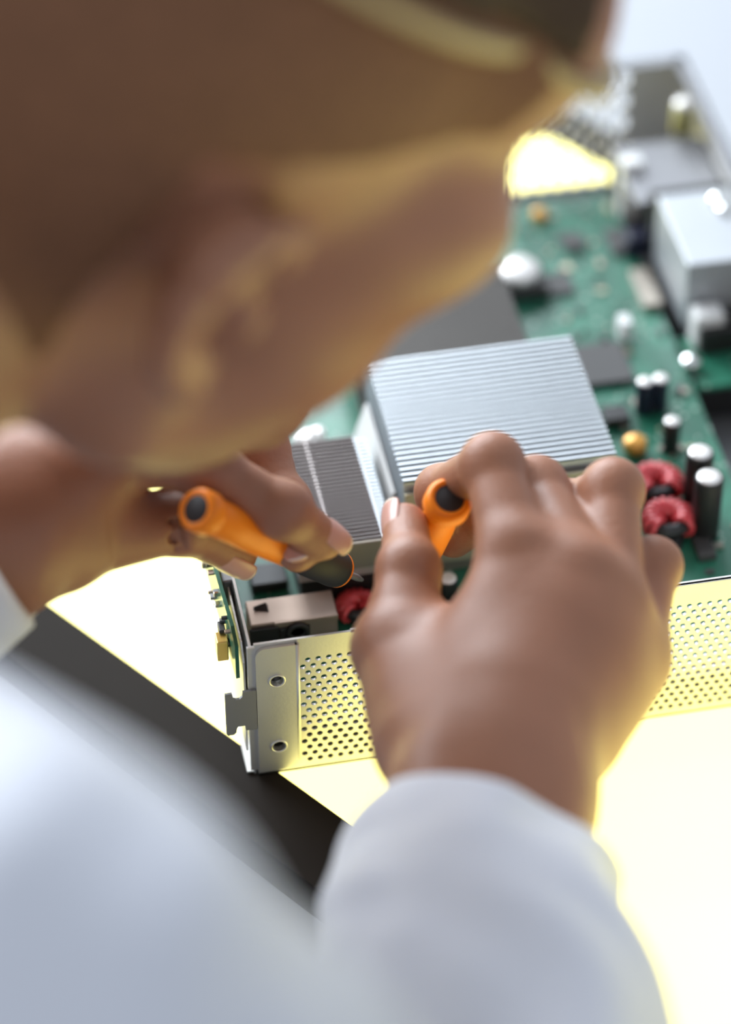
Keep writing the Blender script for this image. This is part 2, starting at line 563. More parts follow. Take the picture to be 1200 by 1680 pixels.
toroid(1078, 790, .0285, .0056, .0030, 'red wound coil behind the other, beside the knuckles')
toroid(1097, 850, .0285, .0056, .0030, 'red wound coil nearest the little finger')
toroid(586, 992, .0255, .0040, .0024, 'small reddish coil beside the shielded jack')


def chip(u, v, w, d, h, m=None, name='chip', z=None):
    P = Z(u, v, BZ)
    mb = MB().box((P[0]-w/2, P[1]-d/2, BZ), (P[0]+w/2, P[1]+d/2, BZ+h), bev=min(w, d, h)*.12)
    return mb.build(name, m or M['chip'], con)


chip(985, 604, .020, .022, .0025)
chip(1098, 925, .0075, .006, .002)
chip(1155, 905, .006, .010, .003)
chip(1010, 690, .009, .008, .004, M['black'])
chip(1062, 668, .007, .007, .003, M['black'])
chip(912, 470, .012, .012, .0015)
chip(1020, 400, .010, .014, .002)
chip(940, 400, .008, .010, .002)
chip(1060, 480, .007, .022, .003, M['taupe'], 'slot_connector')
chip(440, 955, .012, .010, .004, M['black'])
chip(585, 960, .012, .012, .006, M['black'], 'regulator')
chip(610, 1000, .008, .008, .005, M['black'], 'regulator')
chip(1024, 552, .0045, .0065, .008, M['white'], 'white_header')
chip(1160, 850, .004, .004, .003, M['tin'], 'crystal')
rs = random.Random(11)
for i in range(80):
    x, y = rs.uniform(.132, .175), rs.uniform(.01, .245)
    w, d = rs.choice([(.0016, .001), (.001, .0016), (.003, .002), (.0025, .0025), (.002, .004)])
    mb = MB().box((x, y, BZ), (x+w, y+d, BZ+rs.uniform(.0005, .0016)), bev=.0001)
    mb.build('surface_component', rs.choice([M['tin'], M['chip'], M['beige'], M['chip'], M['taupe']]), pcb)
for i in range(14):
    x, y = rs.uniform(.006, .05), rs.uniform(.008, .025) if i % 2 else rs.uniform(.044, .048)
    mb = MB().box((x, y, BZ), (x+.0015, y+.001, BZ+.0008), bev=.0001)
    mb.build('surface_component', rs.choice([M['tin'], M['chip'], M['solder']]), pcb)
# domes added for glints
for (u, v, z, r, nm, mm) in ((1043, 722, .026, .0042, 'amber_glint_dome', 'amber'), (1135, 588, .024, .0035, 'solder_dome', 'solder'), (886, 346, .024, .003, 'amber_glint_dome', 'amber'),
                             (1195, 442, .03, .0035, 'solder_dome', 'solder'), (1178, 322, .052, .003, 'solder_dome', 'solder'), (1188, 338, .052, .0025, 'solder_dome', 'solder')):
    P = Z(u, v, z)
    zb = max(BZ-.0005, z-.004)
    mb = MB().lathe((P[0], P[1], zb), Zv, [(0, r)]+[(z-zb+r*.5*math.sin(a)-.001, r*math.cos(a)) for a in np.linspace(0, math.pi/2-.02, 7)], n=20)
    mb.build(nm, M[mm], con)
# right hand bay: shield can with dark gap, bracket, posts, connectors
mb = MB(); mb.box((.1835, .166, .022), (.2115, .2085, .050), bev=.0006); sc_ = mb.build('shield_can', M['can'], con)
tag(sc_, 'bright silver shield can by the right wall')
mb = MB(); mb.box((.1825, .2088, .012), (.2115, .2140, .0485)); mb.build('gap_shade_block', M['black'], sc_)  # black block fills the gap behind the can to read as shade
mb = MB(); mb.box((.178, .2150, .040), (.2122, .2500, .0425), bev=.0005); mb.box((.178, .2495, .0012), (.2122, .2515, .0425)); mb.build('metal_bracket', M['zinc_dark'], con)
P = Z(1118, 170, .052)
MB().lathe((P[0], P[1]-.004, .0425), Zv, [(0, .0042), (.010, .0042), (.0102, .0036), (.012, .0034), (.0122, .0001)], n=24).lathe((P[0], P[1]-.004, .0545), Zv, [(0, .0038), (.001, .0036), (.0014, .0001)], mi=1, n=24).build('screw_post', [M['olive'], M['capt']], con)
P = Z(1040, 262, .046)
MB().box((P[0]-.0045, P[1]-.003, BZ), (P[0]+.0035, P[1]+.004, .046), bev=.0008).build('white_header', M['white'], con)
P = Z(1048, 385, .028)
MB().box((P[0]-.005, P[1]-.004, BZ), (P[0]+.006, P[1]+.004, .029), bev=.0008).build('regulator', M['navy'], con)
P = Z(1160, 500, .036)
sb = MB().box((.181, .135, .018), (.2118, .163, .0196)).build('side_board', M['pcb'], con)
MB().box((P[0]-.005, P[1]-.005, .0196), (P[0]+.006, P[1]+.004, .034), bev=.0012).build('white_header', M['white'], sb)
MB().box((.186, .152, .0196), (.2105, .164, .030), bev=.0006).build('socket', M['black'], sb)
MB().box((.181, .139, .0012), (.2115, .142, .018)).build('board_support', M['black'], sb)


# ------------------------------------------------------------------ screwdrivers
def screwdriver(A, B, segs, label, shaft, cap_r):
    """A butt centre, B direction point; segs: list of (material key, part name, profile)"""
    A, B = np.array(A), np.array(B)
    ax = (B-A)/np.linalg.norm(B-A)
    t = empty('screwdriver', A, label, 'screwdriver', 'orange screwdrivers')
    for (mk, nm, prof) in segs:
        MB().lathe(A, ax, prof, n=40).build(nm, M[mk], t)
    return t


LA, LB = W(322, 835, .878), W(535, 926, .9345)
L = np.linalg.norm(LB-LA)
screwdriver(LA, LB, [
    ('dark', 'end_cap', [(-.0004, .00001), (-.0003, .0039), (.0, .0043), (.002, .0043)]),
    ('orange', 'collar', [(-.0001, .0043), (-.0006, .0050), (-.0003, .0059), (.0010, .0066), (.0055, .0067), (.0068, .0062), (.0070, .0050)]),
    ('orange', 'handle', [(.0066, .0052), (.0072, .0056), (.020, .0058), (.030, .0060), (L-.014, .0056), (L-.013, .005)]),
    ('dark', 'grip', [(L-.0136, .0052), (L-.013, .0060), (L+.004, .0061), (L+.0062, .0058), (L+.0064, .0052)]),
    ('orange', 'tip_ring', [(L+.0060, .0050), (L+.0061, .0057), (L+.0072, .0057), (L+.0076, .0048), (L+.0076, .001)]),
    ('zinc_dark', 'shaft', [(L+.007, .0011), (L+.018, .0011), (L+.021, .0006)]),
], 'orange screwdriver with dark butt gripped in the left hand', True, .0043)
RA, RB = W(738, 818, .904), W(676, 945, .955)
L2 = .060
screwdriver(RA, RB, [
    ('dark', 'end_cap', [(-.0004, .00001), (-.0003, .0042), (.0, .0046), (.002, .0046)]),
    ('orange', 'collar', [(-.0001, .0046), (-.0007, .0053), (-.0003, .0062), (.0010, .0071), (.0050, .0072), (.0066, .0066), (.0070, .0050)]),
    ('orange', 'handle', [(.0066, .0050), (.0074, .0052), (.020, .0056), (.034, .0056), (L2-.008, .0052), (L2-.006, .004)]),
    ('dark', 'grip', [(L2-.0075, .0040), (L2-.006, .0046), (L2-.001, .0044), (L2, .0030)]),
    ('zinc_dark', 'shaft', [(L2-.001, .0012), (L2+.018, .0012), (L2+.021, .0006)]),
], 'orange screwdriver seen end-on between right thumb and index finger', True, .0046)
FINE = .0009
# ------------------------------------------------------------------ person: implicit surfaces
def nrm(v):
    v = np.array(v, float)
    return v/np.linalg.norm(v)


def axis_coords(lo, hi, coarse, zones):
    xs = [lo]
    while xs[-1] < hi:
        x = xs[-1]
        st = coarse
        for (a, b, s) in zones:
            if a-1e-9 <= x < b:
                st = min(st, s)
            elif x < a < x+st:
                st = min(st, max(a-x, s))
        xs.append(x+st)
    return np.array(xs, np.float32)


def smin(a, b, k):
    h = np.maximum(k-np.abs(a-b), 0)/k
    return np.minimum(a, b)-h*h*k*.25


def cap_(a, b, ra, rb, k=.006):
    return ('c', np.array(a, float), np.array(b, float), ra, rb, k)


def ell_(c, ax, rad, k=.01):
    return ('e', np.array(c, float), np.array(ax, float), np.array(rad, float), k)


class Field:
    FAR = .02

    def __init__(s, lo, hi, coarse, zones):
        s.ax = [axis_coords(lo[i], hi[i], coarse, [(z[0][i], z[1][i], z[2]) for z in zones]) for i in range(3)]
        s.v = np.full([len(a) for a in s.ax], s.FAR, np.float32)

    def box(s, lo, hi):
        sl = []
        for i in range(3):
            a = np.searchsorted(s.ax[i], lo[i]); b = np.searchsorted(s.ax[i], hi[i])
            sl.append(slice(max(a-1, 0), b+1))
        return tuple(sl)

    def grid(s, sl):
        return [s.ax[0][sl[0]][:, None, None], s.ax[1][sl[1]][None, :, None], s.ax[2][sl[2]][None, None, :]]

    @staticmethod
    def bounds(prims, m):
        lo, hi = np.full(3, 1e9), np.full(3, -1e9)
        for p in prims:
            if p[0] == 'c':
                for (c, r) in ((p[1], p[3]), (p[2], p[4])):
                    lo = np.minimum(lo, c-r-m); hi = np.maximum(hi, c+r+m)
            else:
                r = max(p[3])
                lo = np.minimum(lo, p[1]-r-m); hi = np.maximum(hi, p[1]+r+m)
        return lo, hi

    def prim(s, p, G):
        if p[0] == 'c':
            a, b, ra, rb = p[1:5]
            d = b-a
            L2 = float(d@d)+1e-12
            x, y, z = G[0]-a[0], G[1]-a[1], G[2]-a[2]
            t = np.clip((x*d[0]+y*d[1]+z*d[2])/L2, 0, 1)
            dx, dy, dz = x-t*d[0], y-t*d[1], z-t*d[2]
            return (np.sqrt(dx*dx+dy*dy+dz*dz)-(ra+(rb-ra)*t)).astype(np.float32)
        c, ax, r = p[1:4]
        x, y, z = G[0]-c[0], G[1]-c[1], G[2]-c[2]
        q = [(x*a[0]+y*a[1]+z*a[2]) for a in ax]
        k0 = np.sqrt(sum((q[i]/r[i])**2 for i in range(3)))
        k1 = np.sqrt(sum((q[i]/r[i]**2)**2 for i in range(3)))+1e-9
        return (k0*(k0-1)/k1).astype(np.float32)

    def group(s, prims, k=.004, cuts=(), bulk=None, edit=None):
        lo, hi = s.bounds(prims, .014)
        sl = s.box(lo, hi)
        G = s.grid(sl)
        v = None
        for p in prims:
            d = s.prim(p, G)
            v = d if v is None else smin(v, d, p[-1])
        for p in cuts:
            v = -smin(-v, s.prim(p, G), p[-1])
        if edit:
            v = edit(v, G)
        s.v[sl] = smin(s.v[sl], np.minimum(v, s.FAR), k)

    def cut(s, p):
        lo, hi = s.bounds([p], .012)
        sl = s.box(lo, hi)
        s.v[sl] = -smin(-s.v[sl], s.prim(p, s.grid(sl)), p[-1])

    def halfcut(s, c, n, R, k=.0012):
        """removes what lies beyond the plane (c, n) inside the ball (c, R)"""
        c, n = np.array(c), np.array(n)
        sl = s.box(c-R, c+R)
        G = s.grid(sl)
        x, y, z = G[0]-c[0], G[1]-c[1], G[2]-c[2]
        pl = x*n[0]+y*n[1]+z*n[2]
        ball = np.sqrt(x*x+y*y+z*z)-R
        s.v[sl] = -smin(-s.v[sl], np.maximum(-pl, ball).astype(np.float32), k)

    def mesh(s, smooth=4):
        v = s.v
        nx, ny, nz = v.shape
        ins = v < 0
        c = np.zeros((nx-1, ny-1, nz-1), np.int8)
        for i in (0, 1):
            for j in (0, 1):
                for k in (0, 1):
                    c += ins[i:nx-1+i, j:ny-1+j, k:nz-1+k]
        act = (c > 0) & (c < 8)
        I, J, K = np.nonzero(act)
        idx = np.full(act.shape, -1, np.int32)
        idx[I, J, K] = np.arange(len(I))
        acc = np.zeros((len(I), 3)); cnt = np.zeros(len(I))
        cor = [(i, j, k) for i in (0, 1) for j in (0, 1) for k in (0, 1)]
        for p in cor:
            for q in cor:
                if sum(abs(p[i]-q[i]) for i in range(3)) != 1 or p > q:
                    continue
                a = v[I+p[0], J+p[1], K+p[2]]; b = v[I+q[0], J+q[1], K+q[2]]
                m = (a < 0) != (b < 0)
                t = a[m]/(a[m]-b[m])
                A = np.stack([s.ax[0][I[m]+p[0]], s.ax[1][J[m]+p[1]], s.ax[2][K[m]+p[2]]], 1)
                B = np.stack([s.ax[0][I[m]+q[0]], s.ax[1][J[m]+q[1]], s.ax[2][K[m]+q[2]]], 1)
                acc[m] += A+(B-A)*t[:, None]; cnt[m] += 1
        P = acc/cnt[:, None]
        Fs = []
        for axx in range(3):
            o1, o2 = (axx+1) % 3, (axx+2) % 3
            sa = [slice(None)]*3; sb = [slice(None)]*3
            sa[axx] = slice(0, -1); sb[axx] = slice(1, None)
            a, b = ins[tuple(sa)], ins[tuple(sb)]
            E_ = np.nonzero(a != b)
            E_ = np.stack(E_, 1)
            ok = (E_[:, o1] > 0) & (E_[:, o2] > 0) & (E_[:, o1] < v.shape[o1]-1) & (E_[:, o2] < v.shape[o2]-1)
            E_ = E_[ok]
            flip = a[tuple(E_.T)]
            qs = []
            for (d1, d2) in ((0, 0), (1, 0), (1, 1), (0, 1)):
                e = E_.copy(); e[:, o1] -= d1; e[:, o2] -= d2
                qs.append(idx[e[:, 0], e[:, 1], e[:, 2]])
            q = np.stack(qs, 1)
            q[flip] = q[flip][:, ::-1]
            Fs.append(q)
        Fq = np.concatenate(Fs)
        Fq = Fq[(Fq >= 0).all(1)][:, ::-1]
        Ed = np.concatenate([Fq[:, [0, 1]], Fq[:, [1, 2]], Fq[:, [2, 3]], Fq[:, [3, 0]]])
        n = len(P)
        deg = np.bincount(Ed.ravel(), minlength=n).astype(float)
        deg[deg == 0] = 1
        for it in range(smooth*2):
            lam = .5 if it % 2 == 0 else -.53
            S = np.zeros_like(P)
            for d in range(3):
                S[:, d] = np.bincount(Ed[:, 0], P[Ed[:, 1], d], n)+np.bincount(Ed[:, 1], P[Ed[:, 0], d], n)
            P = P+lam*(S/deg[:, None]-P)
        return P, Fq


def chain(pts, radii, k=.006):
    return [cap_(pts[i], pts[i+1], radii[i], radii[i+1], k) for i in range(len(pts)-1)]


def big_component(P, Fq):
    """keeps the largest connected surface"""
    n = len(P)
    lab = np.arange(n)
    E_ = np.concatenate([Fq[:, [0, 1]], Fq[:, [1, 2]], Fq[:, [2, 3]]])
    while True:
        m = np.minimum(lab[E_[:, 0]], lab[E_[:, 1]])
        new = lab.copy()
        np.minimum.at(new, E_[:, 0], m); np.minimum.at(new, E_[:, 1], m)
        new = new[new]
        if (new == lab).all():
            break
        lab = new
    ids, ct = np.unique(lab, return_counts=True)
    keep = lab == ids[ct.argmax()]
    mp = np.cumsum(keep)-1
    return P[keep], mp[Fq[keep[Fq].all(1)]]


# --- right hand joints (back of the hand towards the viewer)
R_wr = W(808, 1325, .834)
RH = {
    'thumb': ([W(706, 1210, .856), W(645, 1062, .880), W(671, 935, .896), W(665, 862, .912)], [.0165, .0108, .0083, .0068]),
    'index': ([W(845, 905, .876), W(808, 762, .893), W(726, 806, .926), W(714, 852, .940)], [.0102, .0082, .0070, .0062]),
    'middle': ([W(948, 945, .872), W(880, 800, .904), W(805, 835, .936), W(745, 882, .952)], [.0102, .0082, .0072, .0064]),
    'ring': ([W(1003, 995, .876), W(1006, 803, .899), W(935, 832, .924), W(880, 885, .948)], [.0098, .0080, .0070, .0062]),
    'little': ([W(1038, 1085, .882), W(1072, 928, .899), W(1032, 952, .916), W(992, 982, .928)], [.0090, .0074, .0062, .0055]),
}
# --- left hand joints (seen from the thumb side)
LHD = {
    'thumb': ([W(20, 880, .876), W(110, 893, .890), W(298, 857, .908), W(388, 907, .924)], [.0150, .0110, .0086, .0065]),
    'index': ([W(215, 735, .892), W(345, 771, .893), W(466, 838, .897), W(531, 885, .909)], [.0100, .0080, .0074, .0062]),
    'middle': ([W(290, 680, .925), W(425, 737, .928), W(468, 828, .920), W(488, 905, .913)], [.0100, .0080, .0070, .0062]),
    'ring': ([W(345, 640, .942), W(400, 690, .954), W(440, 770, .954), W(455, 838, .946)], [.0095, .0078, .0068, .0060]),
    'little': ([W(370, 610, .965), W(395, 650, .975), W(415, 720, .982), W(435, 785, .978)], [.0085, .0068, .0060, .0054]),
}
R_el, R_sh = W(1000, 2450, .66), W(-45, 1690, .54)
cr0 = W(811, 1378, .828); cr1 = W(772, 1492, .816); cr2 = W(800, 1705, .775)
cl0 = W(-24, 872, .872); cl1 = W(-165, 905, .862)
L_wr, L_el = W(-25, 876, .876), W(-700, 1200, .83)

# --- head frame: body forward = EN, body right = ED
PIT, YAW, ROL = .399, -.209, -.302
hz = np.array([0, 0, 1.])
hu = nrm(hz*math.cos(PIT)+EN*math.sin(PIT)); hf = nrm(EN*math.cos(PIT)-hz*math.sin(PIT)); hr = np.cross(hf, hu)
hf, hr = math.cos(YAW)*hf-math.sin(YAW)*hr, math.sin(YAW)*hf+math.cos(YAW)*hr
hr, hu = math.cos(ROL)*hr+math.sin(ROL)*hu, -math.sin(ROL)*hr+math.cos(ROL)*hu
HA = np.array([hr, hf, hu])
EAR = W(379, 500, .715)                       # right ear canal
HS = .00106
HO = EAR-hr*76*HS


def hp(x, y, z):
    return HO+HS*(x*hr+y*hf+z*hu)


def hc(a, b, ra, rb, k=10):
    return cap_(hp(*a), hp(*b), ra*HS, rb*HS, k*HS)


def he(c, rad, k=14, ax=None):
    return ell_(hp(*c), HA if ax is None else ax, np.array(rad)*HS, k*HS)


C7 = W(-900, 900, .665)
NECK = W(-450, 540, .72)
L_sh = C7-ED*.15+EN*.03+np.array([0, 0, R_sh[2]-C7[2]])
PELV = C7-EN*.42+np.array([0, 0, -.30])
CHEST = C7-EN*.14+np.array([0, 0, -.10])


def pts_bounds(chains, m):
    A = np.array([p for c in chains for p in c])
    return A.min(0)-m, A.max(0)+m


zR = pts_bounds([v[0] for v in RH.values()]+[[R_wr]], .018)
zL = pts_bounds([v[0] for v in LHD.values()]+[[L_wr]], .018)
zH = (hp(0, 10, 20)-.14, hp(0, 10, 20)+.14)
eb = hp(80, -10, 5)
zE = (eb-.04, eb+.04)
q = np.array([R_el, R_sh, L_el, L_sh, PELV, zH[0], zH[1]])
BODY = Field(q.min(0)-.16, q.max(0)+.16, .009, [(zR[0], zR[1], FINE), (zL[0], zL[1], FINE), (zH[0], zH[1], .005), (zE[0], zE[1], .003)])
# torso and arms (mostly under the coat)
BODY.group([cap_(C7, CHEST, .050, .085, .04), cap_(CHEST, PELV, .085, .11, .05), cap_(R_sh, C7, .042, .042, .03), cap_(L_sh, C7, .042, .042, .03),
            cap_(R_sh, R_el, .042, .034, .02), cap_(L_sh, L_el, .042, .034, .02)], .02)
fr_ = nrm(R_el-R_wr)
fl_ = nrm(L_el-L_wr)
R_side = nrm(W(850, 1340, .834)-W(760, 1318, .834))
BODY.group([cap_(R_wr-R_side*.0095, cr2-R_side*.009, .0185, .018, .012), cap_(R_wr+R_side*.0095, cr2+R_side*.009, .0175, .018, .012), cap_(cr2, R_el, .026, .030, .012)], .015)
L_side = nrm(W(-65, 800, .876)-W(-10, 900, .876))
BODY.group([cap_(L_wr-L_side*.0090, cl1-L_side*.008, .0170, .0165, .012), cap_(L_wr+L_side*.0090, cl1+L_side*.008, .0175, .0165, .012), cap_(cl1, L_el, .023, .028, .012)], .015)


def build_hand(H, bases, wr, side, palm, kp):
    pr = []
    for nm, b in bases.items():
        m = H[nm][0][0]
        pr.append(cap_(b, m, .0135, H[nm][1][0]+.0002, kp))
    pr += palm
    BODY.group(pr, .014)
    for nm, (pts, rad) in H.items():
        c = chain(pts, rad, .0045)
        # soft pads and thicker knuckles
        ex = []
        for i in (1, 2):
            ex.append(cap_(pts[i], pts[i]+1e-5, rad[i]*1.04, rad[i]*1.04, .004))
        cr = []
        BODY.group(c+ex, .0045 if nm != 'thumb' else .010)


Rin = nrm(np.cross(R_side, nrm(R_wr-RH['middle'][0][0])))
if Rin@FW < 0: Rin = -Rin                     # palm side, away from the viewer
build_hand(RH, {'index': W(772, 1215, .850), 'middle': W(812, 1225, .846), 'ring': W(850, 1230, .848), 'little': W(884, 1240, .852)}, R_wr, R_side, [
    cap_(R_wr, W(820, 1190, .852), .020, .018, .02),
    cap_(W(720, 1180, .872), W(715, 1090, .895), .013, .011, .014),
    cap_(W(930, 1200, .868), W(1010, 1090, .890), .013, .0115, .014),
    cap_(W(830, 1080, .872), W(940, 1070, .872), .012, .012, .02), cap_(W(740, 1130, .872), W(700, 1080, .884), .012, .010, .02)], .018)
build_hand(LHD, {'index': W(40, 820, .886), 'middle': W(30, 780, .896), 'ring': W(40, 740, .910), 'little': W(60, 710, .922)}, L_wr, L_side, [
    cap_(L_wr, W(60, 830, .886), .019, .017, .02),
    cap_(W(70, 840, .892), W(135, 808, .898), .0135, .0085, .010),
    cap_(W(120, 760, .910), W(260, 690, .930), .013, .011, .016)], .012)

# skin creases over the thumb and finger joints
for cr_ in ([(284, 832, .9018), (278, 856, .8982), (280, 880, .8982), (288, 900, .9018)], [(298, 838, .9012), (293, 858, .8984), (295, 880, .8986), (302, 898, .9018)]):
    for c_ in chain([W(*q_) for q_ in cr_], [.0006, .0008, .0008, .0006], .0018):
        BODY.cut(c_)
# head
BODY.group([
    he((0, -6, 46), (75, 97, 82), 16), he((0, 38, -22), (62, 60, 82), 22),
    he((0, 73, 54), (64, 37, 42), 22), he((44, 45, -28), (26, 30, 33), 18), he((-44, 45, -28), (26, 30, 33), 18),
    he((53, 60, 5), (21.5, 30, 20), 18), he((-53, 60, 5), (21.5, 30, 20), 18),
    hc((54, 4, -54), (16, 84, -90), 14.5, 14, 20), hc((-54, 4, -54), (-16, 84, -90), 14.5, 14, 20),
    he((0, 88, -92), (24, 18, 17), 16),
    he((0, 86, -58), (30, 22, 20), 14),
    hc((0, 98, 12), (0, 112, -26), 8, 12, 10), he((11, 104, -30), (8, 10, 7), 6), he((-11, 104, -30), (8, 10, 7), 6),
    hc((-18, 102, -54), (18, 102, -54), 5, 5, 5), hc((-15, 103, -63), (15, 103, -63), 6, 6, 5),
    cap_(hp(0, -20, -25), NECK, .054, .054, .026), cap_(NECK, C7, .054, .054, .03),
], .012, cuts=[he((32, 104, 10), (17, 14, 11), 12), he((-32, 104, 10), (17, 14, 11), 12)])
BODY.group([he((32, 84, 9), (13, 13, 13), 4), he((-32, 84, 9), (13, 13, 13), 4)], .004)
for sx in (1, -1):
    rim = [(70, 8, 4), (76, 10, 20), (82, 2, 33), (87, -13, 36), (90, -25, 28), (90, -29, 13), (87, -25, -4), (83, -17, -17), (79, -6, -26), (75, 2, -24)]
    rr = [5, 4.2, 4, 4, 4.2, 4.2, 4.2, 5, 6.5, 5.5]
    rim = [(76+(p[0]-76)*.95, -8+(p[1]+8)*.80, 4+(p[2]-4)*.78) for p in rim]
    rr = [r*.85 for r in rr]
    pr = [hc((sx*rim[i][0], rim[i][1], rim[i][2]), (sx*rim[i+1][0], rim[i+1][1], rim[i+1][2]), rr[i], rr[i+1], 4) for i in range(len(rim)-1)]
    # plate of the ear behind the rim, antihelix, tragus
    pr += [hc((sx*73, -8, 2), (sx*82, -17, 22), 10, 8, 8), hc((sx*80, -14, 28), (sx*82, -19, 2), 4, 4, 5), hc((sx*82, -19, 2), (sx*79, -8, -14), 4, 5, 5),
           hc((sx*72, 8, -6), (sx*76, 5, -5), 6, 5, 5)]
    BODY.group(pr, .005)
    BODY.cut(hc((sx*92, -6, 2), (sx*84, -5, 2), 8, 8, 5))

P, Fq = BODY.mesh(3)
P, Fq = big_component(P, Fq)
person = empty('person', C7*[1, 1, 0]+[0, 0, -.76], 'person in white coat bending over the circuit board, holding two orange screwdrivers', 'person')
body = mesh_obj('body', P, Fq, M['skin'], person, smooth=True)
print('BODY', BODY.v.shape, len(P))
del BODY

# --- close-cropped hair
def trim(v, G, top=0):
    x, y, z = G[0]-HO[0], G[1]-HO[1], G[2]-HO[2]
    lx, ly, lz = [(x*a[0]+y*a[1]+z*a[2])/HS for a in HA]
    # hairline: forehead, temples, around the ear, nape
    front = (ly-76+.10*(np.abs(lx)-20).clip(0))-.38*(lz-60).clip(-60, 60)
    low = 34-lz-np.abs(ly-0).clip(0, 20)*0
    back = -lz-42
    side = np.where(ly > -26, 40-lz, back)
    sel = np.maximum(np.maximum(front, side), -200)
    cut_ = (86-.32*ly-lz)*(1 if top else -1)-(0 if top else 1.5)
    sel = np.maximum(sel, cut_)
    return np.maximum(v, (sel*HS*.8).astype(np.float32))


for top in (0, 1):
    HAIR = Field(hp(0, 0, 40)-.16, hp(0, 0, 40)+.16, .003, [])
    e_ = 1.0*top
    HAIR.group([he((0, -6, 46), (77.5+e_, 99.5+e_, 85+e_), 16), he((0, 73, 54), (66+e_, 37+e_, 44+e_), 22),
                cap_(hp(0, -20, -25), hp(0, -20, -25)+nrm(NECK-hp(0, -20, -25))*.05, .0555, .0555, .026)], .01, edit=lambda v, G: trim(v, G, top))
    P, Fq = HAIR.mesh(3)
    o = mesh_obj('hair_top' if top else 'hair', P, Fq, M['hairtop' if top else 'hair'], person, smooth=True)
    tag(o, 'longer dark hair on top of the head' if top else 'close-cropped brown hair on the sides and back')
# --- pale strap round the head at the hairline
st = []


def head_gap(x, y, z):
    g = 1e9
    for (c, r) in (((0, -6, 46), (77.5, 99.5, 85)), ((0, 73, 54), (66, 37, 44))):
        k0 = math.sqrt(sum(((p-q_)/w_)**2 for p, q_, w_ in zip((x, y, z), c, r)))
        g = min(g, (k0-1)*60)
    return g


for t in np.linspace(0, 2*math.pi, 97)[:-1]:
    lo_, hi_ = 5.0, 160.0
    for _ in range(30):
        m_ = (lo_+hi_)/2
        if head_gap(m_*math.sin(t), m_*math.cos(t)-6, 84-.32*m_*math.cos(t)) > 2.4: hi_ = m_
        else: lo_ = m_
    st.append(hp(lo_*math.sin(t), lo_*math.cos(t)-6, 84-.32*lo_*math.cos(t)))
mb = MB()
n = len(st)
vs, fs = [], []
for p in st:
    rad = nrm(p-hp(0, -6, 60))
    for (a, b) in ((-8, -2), (1.2, -2), (1.2, 2), (-8, 2)):
        vs.append(p+HS*(a*rad+b*hu))
for i in range(n):
    for k in range(4):
        fs.append((i*4+k, i*4+(k+1) % 4, ((i+1) % n)*4+(k+1) % 4, ((i+1) % n)*4+k))
mb.add(vs, fs, sm=True)
tag(mb.build('head_strap', M['strap'], person), 'thin pale strap round the head')


# --- fingernails
def nail(c, nvec, t, w, l, r, name='fingernail'):
    t = nrm(t); nvec = nrm(np.array(nvec)-t*(np.array(nvec)@t)); sd = np.cross(t, nvec)
    nu, nv = 14, 12
    vs, fs, mi = [], [], []
    for top in (0, 1):
        for i in range(nu+1):
            u = i/nu
            wf = 1-.18*(1-u)**3-.30*max(0, (u-.80)/.20)**3
            if u < .12: wf *= .72+.28*math.sqrt(max(0, 1-((.12-u)/.12)**2))
            for j in range(nv+1):
                s_ = -1+2*j/nv
                a = s_*wf*w/(2*r)
                uu = u+.06*(1-s_*s_)*(1 if u > .5 else -1)*abs(2*u-1)
                rr = r-.0006*(2*u-1)**2+(.0004 if top else -.0012)
                vs.append(c+t*(uu-.5)*l+rr*(math.sin(a)*sd+math.cos(a)*nvec))
    N = (nu+1)*(nv+1)
    for i in range(nu):
        for j in range(nv):
            a = i*(nv+1)+j
            q4 = (a, a+1, a+nv+2, a+nv+1)
            fs.append(tuple(x+N for x in q4)); mi.append(1 if i >= nu-1 else 0)
            fs.append(q4[::-1]); mi.append(0)
    rimi = [j for j in range(nv+1)]+[i*(nv+1)+nv for i in range(1, nu+1)]+[nu*(nv+1)+j for j in range(nv-1, -1, -1)]+[i*(nv+1) for i in range(nu-1, 0, -1)]
    for a, b in zip(rimi, rimi[1:]+rimi[:1]):
        fs.append((a, b, b+N, a+N)); mi.append(0)
    o = mesh_obj(name, vs, fs, None, person, smooth=True, mats=[M['nail'], M['nailtip']], midx=mi)
    return o


def at_tip(H, nm, f):
    p = H[nm][0]
    return p[2]+(p[3]-p[2])*f, nrm(p[3]-p[2])


def imgdir(du, dv, df):                       # direction: right, down, away as the viewer sees it
    return nrm(RT*du-UP*dv+FW*df)


c, t = at_tip(LHD, 'index', 1.0); nail(c, imgdir(.35, -.45, -.8), t, .0105, .0115, .0063)
c, t = at_tip(LHD, 'thumb', .95); nail(c, imgdir(-.35, .62, -.70), t, .0120, .0135, .0068)
c, t = at_tip(LHD, 'middle', 1.0); nail(c, imgdir(.05, .10, -.98), t, .0090, .0100, .0063)
c, t = at_tip(RH, 'thumb', 1.0); nail(c, imgdir(-.86, -.2, -.48), t, .0115, .0125, .0069)

# ------------------------------------------------------------------ white coat
sdl = R_side
lo = np.minimum.reduce([R_el, R_sh, L_el, L_sh, PELV, C7])-.16; hi = np.maximum.reduce([R_el, R_sh, L_el, L_sh, PELV, C7, cr0, cl0])+.12
zr = pts_bounds([[cr0, cr1]], .05); zl = pts_bounds([[cl0, cl1]], .045)
COAT = Field(lo, hi, .007, [(zr[0], zr[1], .0018), (zl[0], zl[1], .0018)])


def folds(v, G):
    x, y, z = G
    d = .0022*np.sin(60*x+35*y+np.sin(40*z)*2)*np.sin(45*z-30*y+1.3)+.0012*np.sin(150*x-60*z+2*np.sin(70*y))
    return v+d.astype(np.float32)


